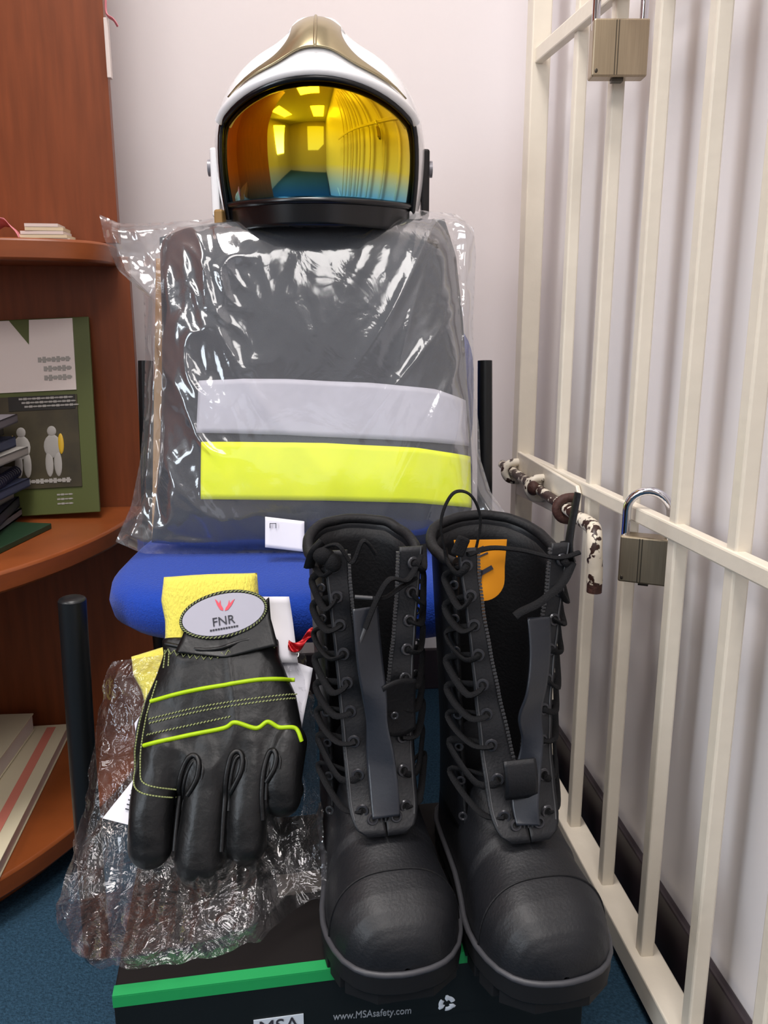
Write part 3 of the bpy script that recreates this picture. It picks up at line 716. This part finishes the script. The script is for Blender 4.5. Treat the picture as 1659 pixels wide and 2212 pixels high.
# loose lace ends, pull loops, tag
def lace(pts, par, r=.0026, aglet=True):
    P = smooth_path(pts, 8); MB().tube(P, r, 8, .6).obj('lace', 'lace', par)
    if aglet:
        d = (P[-1] - P[-4]).normalized(); MB().tube([P[-1], P[-1] + d * .016], .002, 8).obj('aglet', 'zip', par)
lace([(.045, .150, 0.3470), (.030, .140, 0.3270), (.012, .132, 0.3310), (.000, .130, 0.3150), (-.012, .128, 0.2870)], b1, .0034)
lace([(.040, .150, 0.3250), (.022, .138, 0.3200), (.008, .134, 0.3130), (-.004, .135, 0.3130)], b1, .0028)
lace([(-.052, .165, 0.3500), (-.035, .142, 0.3630), (-.022, .138, 0.3470), (-.012, .136, 0.3670), (.0, .14, 0.3530)], b1, .003, False)
MB().ball((-.046, .15, 0.3510), (.010, .008, .008)).ball((-.038, .146, 0.3450), (.008, .006, .009)).obj('lace_knot', 'lace', b1)
lace([(.055, .150, 0.3410), (.040, .136, 0.3270), (.018, .130, 0.3130), (.000, .130, 0.3050), (-.006, .130, 0.3010)], b2, .0045, False)
lace([(.062, .150, 0.3510), (.040, .150, 0.3470), (.010, .160, 0.3530), (-.02, .16, 0.3570), (-.045, .15, 0.3550)], b2, .0035, False)
lp = smooth_path([(-.062, .16, .352), (-.068, .158, .385), (-.058, .156, .410), (-.042, .155, .408), (-.032, .156, .385), (-.036, .158, .352)], 8)
MB().tube(lp, .0026, 8, .5).obj('pull_loop', 'lace', b2)
MB().box((-.052, .15, 0.3630), (.012, .006, .018), (0, .4, 0)).obj('loop_knot', 'lace', b2, False, .002)
MB().tube(smooth_path([(.058, .158, 0.3410), (.055, .158, 0.3600), (.062, .160, .405)], 6), [.008 - .0002 * k for k in range(13)], 8, .4).obj('pull_tab', 'boot_dark', b2)
MB().tube(smooth_path([(-.058, .165, 0.3370), (-.054, .158, 0.3530), (-.046, .160, 0.3610)], 6), .006, 8, .5).obj('pull_tab', 'boot_dark', b1)
tg = [(-.020, .026), (.030, .026), (.028, .0)] + [(.008 + .020 * math.cos(-R(180) * k / 16), -.012 + .020 * math.sin(-R(180) * k / 16)) for k in range(17)] + [(-.016, 0)]
ot = thing('hang_tag', 'round ended orange hang tag inside the opening of the right boot', 'tag', (.163, .735, .534), (R(-8), 0, R(-3)))
MB().prism_y(tg, 0, .0012).obj('card', 'orange', ot, False, .0003)
MB().box((.004, -.0008, -.010), (.004, .0008, .016), (0, .2, 0)).box((.010, -.0008, -.003), (.014, .0008, .004), (0, -.5, 0)).box((-.006, -.0008, .014), (.03, .0008, .0015), (0, -.4, 0)).box((-.002, -.0008, .008), (.03, .0008, .0015), (0, -.4, 0)).obj('printed_mark', 'ink', ot, False)

# ------------------------------------------------------------------ gloves and their bag
GO, GR = (-.045, .70, .25), (R(-30), 0, R(-6))
def glove_body():
    mb = MB()
    sec = [(.222, -.050, .060, .017), (.205, -.048, .059, .020), (.185, -.0465, .066, .023), (.165, -.045, .0745, .0245), (.138, -.0455, .081, .0255), (.115, -.0455, .0835, .0255), (.092, -.0445, .083, .025), (.075, -.046, .078, .022)]
    n = 40; vs = []
    for zz, cx, hw, th in sec:
        for k in range(n):
            a = 2 * PI * k / n; vs.append((cx + hw * spow(math.cos(a), .7), .004 + th * spow(math.sin(a), .85), zz))
    fs = [(j * n + k, j * n + (k + 1) % n, (j + 1) * n + (k + 1) % n, (j + 1) * n + k) for j in range(len(sec) - 1) for k in range(n)]
    fs += [tuple(range(n)), tuple((len(sec) - 1) * n + k for k in range(n))[::-1]]
    mb.add(vs, fs)
    F_ = [([(-.096, .110), (-.103, .075), (-.1045, .048), (-.1045, .024)], (.025, .0215, .0205, .0215)),
          ([(-.052, .115), (-.053, .075), (-.055, .045), (-.0562, .011)], (.025, .0205, .0215, .0245)),
          ([(-.011, .118), (-.0115, .080), (-.0125, .055), (-.0135, .027)], (.023, .0185, .0185, .0205)),
          ([(.022, .118), (.0215, .095), (.0205, .080), (.0195, .068)], (.021, .0185, .0180, .0190))]
    for pts, rs in F_:
        P = smooth_path([(x, -.004 - .006 * math.sin(PI * min(1, i / 3)), zz) for i, (x, zz) in enumerate(pts)], 6)
        m_ = len(P); rr = [rs[min(3, int(i / 6))] * (1 - (i / 6 % 1)) + rs[min(3, int(i / 6) + 1)] * (i / 6 % 1) for i in range(m_)]
        mb.tube(P, rr, 20, .80, (0, 1, 0)); mb.ball(P[-1], (rr[-1], rr[-1] * .8, rr[-1]), 20, 12); mb.ball(P[0], (rr[0], rr[0] * .8, rr[0]), 20, 12)
    P = smooth_path([(-.10, .012, .165), (-.118, .024, .130), (-.105, .034, .095), (-.085, .036, .075)], 6)
    mb.tube(P, .018, 16, .9); mb.ball(P[-1], .018); mb.ball(P[0], .018)
    return remeshed(mb, .0022, 5)
GB = glove_body()
GB.v = [(x, y - .0016 * nz(x * 40, zz * 28, 1) - .0024 * ridge((x + .3 * zz) * 22, zz * 9, 2, 6) * sstep(.02, .12, zz) + .0004 * nz(x * 110, zz * 70, 4), zz) for x, y, zz in GB.v]
bvh = BVHTree.FromPolygons([Vector(p) for p in GB.v], GB.f)
def dr(x, zz, off=.001):
    h = bvh.ray_cast(Vector((x, -.3, zz)), Vector((0, 1, 0)))
    return Vector((x, (h[0].y if h[0] else 0.0) - off, zz))
def drape(pts, off=.001, n=8): return [dr(p.x, p.z, off) for p in smooth_path([(x, 0, zz) for x, zz in pts], n)]
def stitch(mb, pts, step=.0046, dash=.0032, r=.0006, off=.0007, slant=0, double=0):
    P = drape(pts, off, 12); L = [0]
    for a, b in zip(P, P[1:]): L.append(L[-1] + (b - a).length)
    d = 0
    while d + dash < L[-1]:
        a, b = poly_at(P, d / L[-1]), poly_at(P, (d + dash) / L[-1])
        if (a - b).length < dash * 1.6:
            dd = (b - a).normalized(); pr = Vector((-dd.z, 0, dd.x))
            mb.tube([a - pr * slant, b + pr * slant], r, 6)
        d += step
    return mb
def fold_mb(pts, r): return MB().tube(pts, r, 10)
def make_glove(label, loc, rot, full=True, sc=1):
    g = thing('work_glove', label, 'glove', loc, rot, 'pair of black leather gloves'); g.scale = (1, sc, 1 if full else .8)
    MB().add(GB.v, GB.f).obj('leather_body', 'leather', g)
    # knitted cuff
    cs = coons([(-.114, 0, .287), (-.066, 0, .2905), (-.016, 0, .2915)], [(-.016, 0, .2915), (-.012, 0, .258), (.006, 0, .215)], [(-.106, 0, .200), (-.05, 0, .198), (.006, 0, .215)], [(-.114, 0, .287), (-.115, 0, .262), (-.109, 0, .240), (-.106, 0, .200)])
    def kn(sd):
        def f(u, v):
            p = cs(u, v); a, b = 2 * u - 1, 2 * v - 1
            return (p.x, .006 + sd * .013 * math.sqrt(max(0, 1 - a ** 6)) * math.sqrt(max(0, 1 - abs(b) ** 8)) + .0012 * nz(p.x * 40, p.z * 40), p.z)
        return f
    MB().grid(kn(-1), 40, 30).grid(kn(1), 40, 30).obj('knit_cuff', 'knit', g)
    if not full: return g
    yb = -.0125
    el = lambda t, rx, rz_: ((lambda c, s: (-.0445 + rx * c * math.cos(R(12)) - rz_ * s * math.sin(R(12)), .2435 + rx * c * math.sin(R(12)) + rz_ * s * math.cos(R(12))))(math.cos(t), math.sin(t)))
    tab = [el(2 * PI * k / 40, .0455, .0245) for k in range(40)]
    tab = [(x, zz) for x, zz in tab if zz > .238 or x < -.06 and zz > .232] if False else tab
    tb = MB().prism_y([(x, zz) for x, zz in tab], yb - .004, yb + .002).obj('tab', 'leather', g, True, .001)
    base = coons([(-.082, 0, .236), (-.04, 0, .222), (.0, 0, .262)], [(.0, 0, .262), (.003, 0, .24), (.012, 0, .212)], [(-.090, 0, .205), (-.04, 0, .200), (.012, 0, .212)], [(-.082, 0, .236), (-.085, 0, .222), (-.090, 0, .205)])
    MB().grid(lambda u, v: (lambda p: (p.x, yb - .0005 - .007 * v + .001 * nz(p.x * 60, p.z * 60), p.z))(base(u, v)), 20, 16).obj('tab_base', 'leather', g, True, 0, .003)
    MB().prism_y([el(2 * PI * k / 40, .0420, .0208) for k in range(40)], yb - .0050, yb - .0035).obj('emblem_patch', 'emblem_grey', tb, True, .0003)
    bs = MB(); nb = 64
    for k in range(nb):
        a = el(2 * PI * k / nb, .0445, .0234); b = el(2 * PI * (k + .62) / nb, .0428, .0216)
        bs.tube([(a[0], yb - .0048, a[1]), (b[0], yb - .0054, b[1])], .0006, 6)
    bs.obj('patch_stitching', 'thread', tb)
    xform(text_mb('FNR', .0125, .0006), 1, 1, R(-10), (-.0440, yb - .0056, .2365)).obj('emblem_letters', 'ink', tb, False)
    em = MB()
    for s in (-1, 1):
        em.prism_y([(-.0440 + s * .0008, .2470), (-.0440 + s * .0040, .2480), (-.0440 + s * .0075, .2530), (-.0440 + s * .0100, .2590), (-.0440 + s * .0080, .2575), (-.0440 + s * .0055, .2545), (-.0440 + s * .0045, .2580), (-.0440 + s * .0035, .2530), (-.0440 + s * .0015, .2500)], yb - .0056, yb - .005)
    xform(em, 1, 1, 0).obj('emblem_flame', 'emblem_red', tb, False)
    ut = MB()
    for k in range(11): ut.box((-.056 + k * .0026, yb - .0054, .2268 + k * .00046), (.0019, .0006, .0018))
    ut.obj('emblem_small_print', 'ink', tb, False)
    for nm, pts, r in (('upper_piping', [(-.1124, .1577), (-.075, .1665), (-.0394, .1728), (-.0036, .1785), (.0279, .1798)], .0027),
                       ('lower_piping', [(-.1133, .1155), (-.0721, .1248), (-.0371, .1317), (-.0263, .1369), (-.006, .1317), (.0048, .1377), (.0161, .1326), (.0317, .1317), (.0380, .1198)], .0027)):
        MB().tube(drape(pts, .0002, 10), r, 10, .8).obj(nm, 'lime', g)
    s_ = MB()
    for pts in ([(-.1120, .1405), (-.0516, .1535), (.0306, .1655)], [(-.1109, .1365), (-.0516, .1495), (.0306, .1615)], [(-.1125, .1255), (-.0507, .1385), (-.0287, .1430)]):
        stitch(s_, pts, .0034, .0022, .00065, .0008, .0006)
    s_.obj('knuckle_stitching', 'thread', g)
    s_ = MB()
    for pts in ([(-.1185, .1670), (-.1243, .1283), (-.1230, .0902), (-.1130, .0735), (-.077, .0670)], [(-.1090, .1780), (-.1168, .1283), (-.1150, .0945), (-.1080, .0805), (-.077, .0745)],
                [(-.1035, .2090), (-.1030, .1880)], [(-.0985, .2080), (-.0975, .1900)]):
        stitch(s_, pts, .0028, .0021, .0007, .0008)
    s_.obj('side_stitching', 'thread', g)
    zg = MB(); zl = smooth_path([(-.1029, 0, .2077), (-.0683, 0, .2009), (-.0456, 0, .2022), (-.0233, 0, .2099), (.0070, 0, .2135)], 12); N = 32
    pz = []
    for k in range(N + 1):
        p = poly_at(zl, k / N); pz.append(dr(p.x, p.z + (.0024 if k % 2 else -.0024), .0009))
    zg.tube(pz, .0006, 6); zg.obj('zigzag_stitching', 'thread', g)
    cu_ = MB().tube([dr(p.x, p.z + .007, .001) for p in zl], .0022, 8); cu_.obj('cuff_hem', 'leather', g)
    # welts curling round the finger gaps
    for nm, pts in (('a', [(-.0800, .020), (-.0790, .060), (-.0760, .088), (-.0690, .104), (-.0620, .1055), (-.0580, .098), (-.0600, .084), (-.0680, .070)]),
                    ('b', [(-.0345, .020), (-.0335, .060), (-.0325, .085), (-.0285, .106), (-.0220, .110), (-.0175, .104), (-.0190, .090), (-.0280, .072)]),
                    ('c', [(.0035, .048), (.0020, .070), (.0030, .092), (.0070, .108), (.0120, .111), (.0150, .105), (.0130, .094), (.0060, .082)])):
        P = drape(pts, .0006, 6); P = [Vector((p.x, min(p.y, -.008), p.z)) for p in P]
        MB().tube(P, [.0026] * len(P), 10).obj('finger_welt', 'leather', g)
        q = [Vector((p.x + .0040, p.y + .001, p.z - .004)) for p in P[6:-8]]
        MB().tube(q, .0018, 8).obj('finger_welt', 'leather', g)
    return g
make_glove('black leather glove with lime piping and a yellow knit cuff, lying in front', GO, GR)
def gl_world(x, y, zz): return Euler(GR).to_matrix() @ Vector((x, y, zz)) + Vector(GO)
lg2 = Euler(GR).to_matrix() @ Euler((0, R(-14), 0)).to_matrix()
make_glove('second black leather glove with yellow cuff half hidden beneath the front glove', tuple(gl_world(.012, .046, .014)), tuple(lg2.to_euler()), False, .62)

gbl = [(-.169, .03, .2013), (-.1774, .03, .1398), (-.1808, .03, .0589), (-.1904, .03, -.0011), (-.1989, .0249, -.0295), (-.1653, -.0227, -.057), (-.1369, -.0419, -.0665)]
gbt = [(-.169, .03, .2013), (-.10, .045, .213), (-.03, .045, .22), (.0302, .03, .2158)]
gbr = [(.0302, .03, .2158), (.0435, .03, .1679), (.0503, .025, .0987), (.0600, .022, .0328), (.0660, .018, -.0195)]
gbb = [(-.1369, -.0419, -.0665), (-.1101, -.0488, -.0700), (-.0484, -.0395, -.0650), (.0057, -.0226, -.0550), (.0237, -.0023, -.0430), (.0339, .0153, -.0310), (.0660, .018, -.0195)]
GC = coons(gbt, gbr, gbb, gbl)
def gbag(u, v, sd):
    p = GC(u, v); x, zz = p.x, p.z; a, b = 2 * u - 1, 2 * v - 1
    e = min(1, (1 - abs(a)) * 8) * min(1, (1 - abs(b)) * 8)
    wr = .006 * ridge(x * 26 + zz * 4, zz * 9 - x * 5, 1, 5) + .0048 * ridge(x * 55 + zz * 10, zz * 26, 5, 4)
    low = sstep(.05, -.03, zz)
    y = p.y - .004 + (-(.010 + .012 * low) * e - wr * (.6 + .7 * low) * e if sd < 0 else (.016 * (1 - low)) * e)
    ragged = (1 - e) * .006
    return (x + ragged * nz(zz * 60, 3.3), y, zz + ragged * nz(x * 60, 7.7) * (1 if b > 0 else 0) + .002 * low * e)
gb = MB().grid(lambda u, v: gbag(u, v, -1), 130, 150).grid(lambda u, v: gbag(u, v, 1), 40, 50)
tag(gb.obj('plastic_bag', 'crinkle', None, loc=GO, rot=GR), 'crinkled clear plastic bag under the gloves hanging over the box', 'bag')
# paper labels and foil behind the front glove
pl = thing('paper_label', 'folded white paper label poking out left of the front glove', 'label', GO, GR)
MB().add([(-.1290, .006, .0830), (-.1545, .004, .0483), (-.1215, .004, .0405), (-.105, .006, .060)], [(0, 1, 2, 3)]).obj('card', 'paper', pl, False, 0, .0006)
pr = MB()
for k in range(5): pr.box((-.1290 + .001 * k, .0030, .0560 + .0042 * k), (.008, .0004, .0012), (0, .25, 0))
pr.obj('printed_lines', 'ink', pl, False)
tag(MB().add([(-.127, .016, .150), (-.135, .016, .138), (-.126, .016, .100), (-.10, .016, .10), (-.10, .016, .150)], [(0, 1, 2, 3, 4)]).obj('paper_slip', 'paper', None, False, 0, .0006, loc=GO, rot=GR), 'sliver of white paper between the yellow cuff and the left glove seam', 'paper')
tag(MB().grid(lambda u, v: (-.025 + .042 * u + .012 * v * u, .020 + .004 * math.sin(5 * v), .2690 - .070 * v), 8, 10).obj('paper_slip', 'paper', None, True, 0, .0006, loc=GO, rot=GR), 'white paper slip standing behind the cuff of the front glove', 'paper')
tag(MB().grid(lambda u, v: (.010 + .034 * u * (1 - .4 * v) + .004 * v, .022 + .003 * math.sin(6 * v), .2020 - .060 * v - .012 * u + .004), 8, 10).obj('paper_slip', 'paper', None, True, 0, .0006, loc=GO, rot=GR), 'white paper slip sticking out right of the front glove below the red foil', 'paper')
tag(MB().grid(lambda u, v: (.019 + .027 * u, .014 - .006 * abs(math.sin(7 * u + 3 * v)), .2120 + .010 * v - .006 * math.sin(5 * u) + .008 * u), 14, 8).obj('foil_scrap', 'red_foil', None, True, 0, .0006, loc=GO, rot=GR), 'small shiny red foil scrap beside the glove under the seat', 'foil')
tag(MB().grid(lambda u, v: (-.112 + .02 * u, .022, .240 - .035 * v), 4, 4).obj('paper_slip', 'paper', None, True, 0, .0006, loc=GO, rot=GR), 'white paper slip peeking out left below the yellow cuff', 'paper')
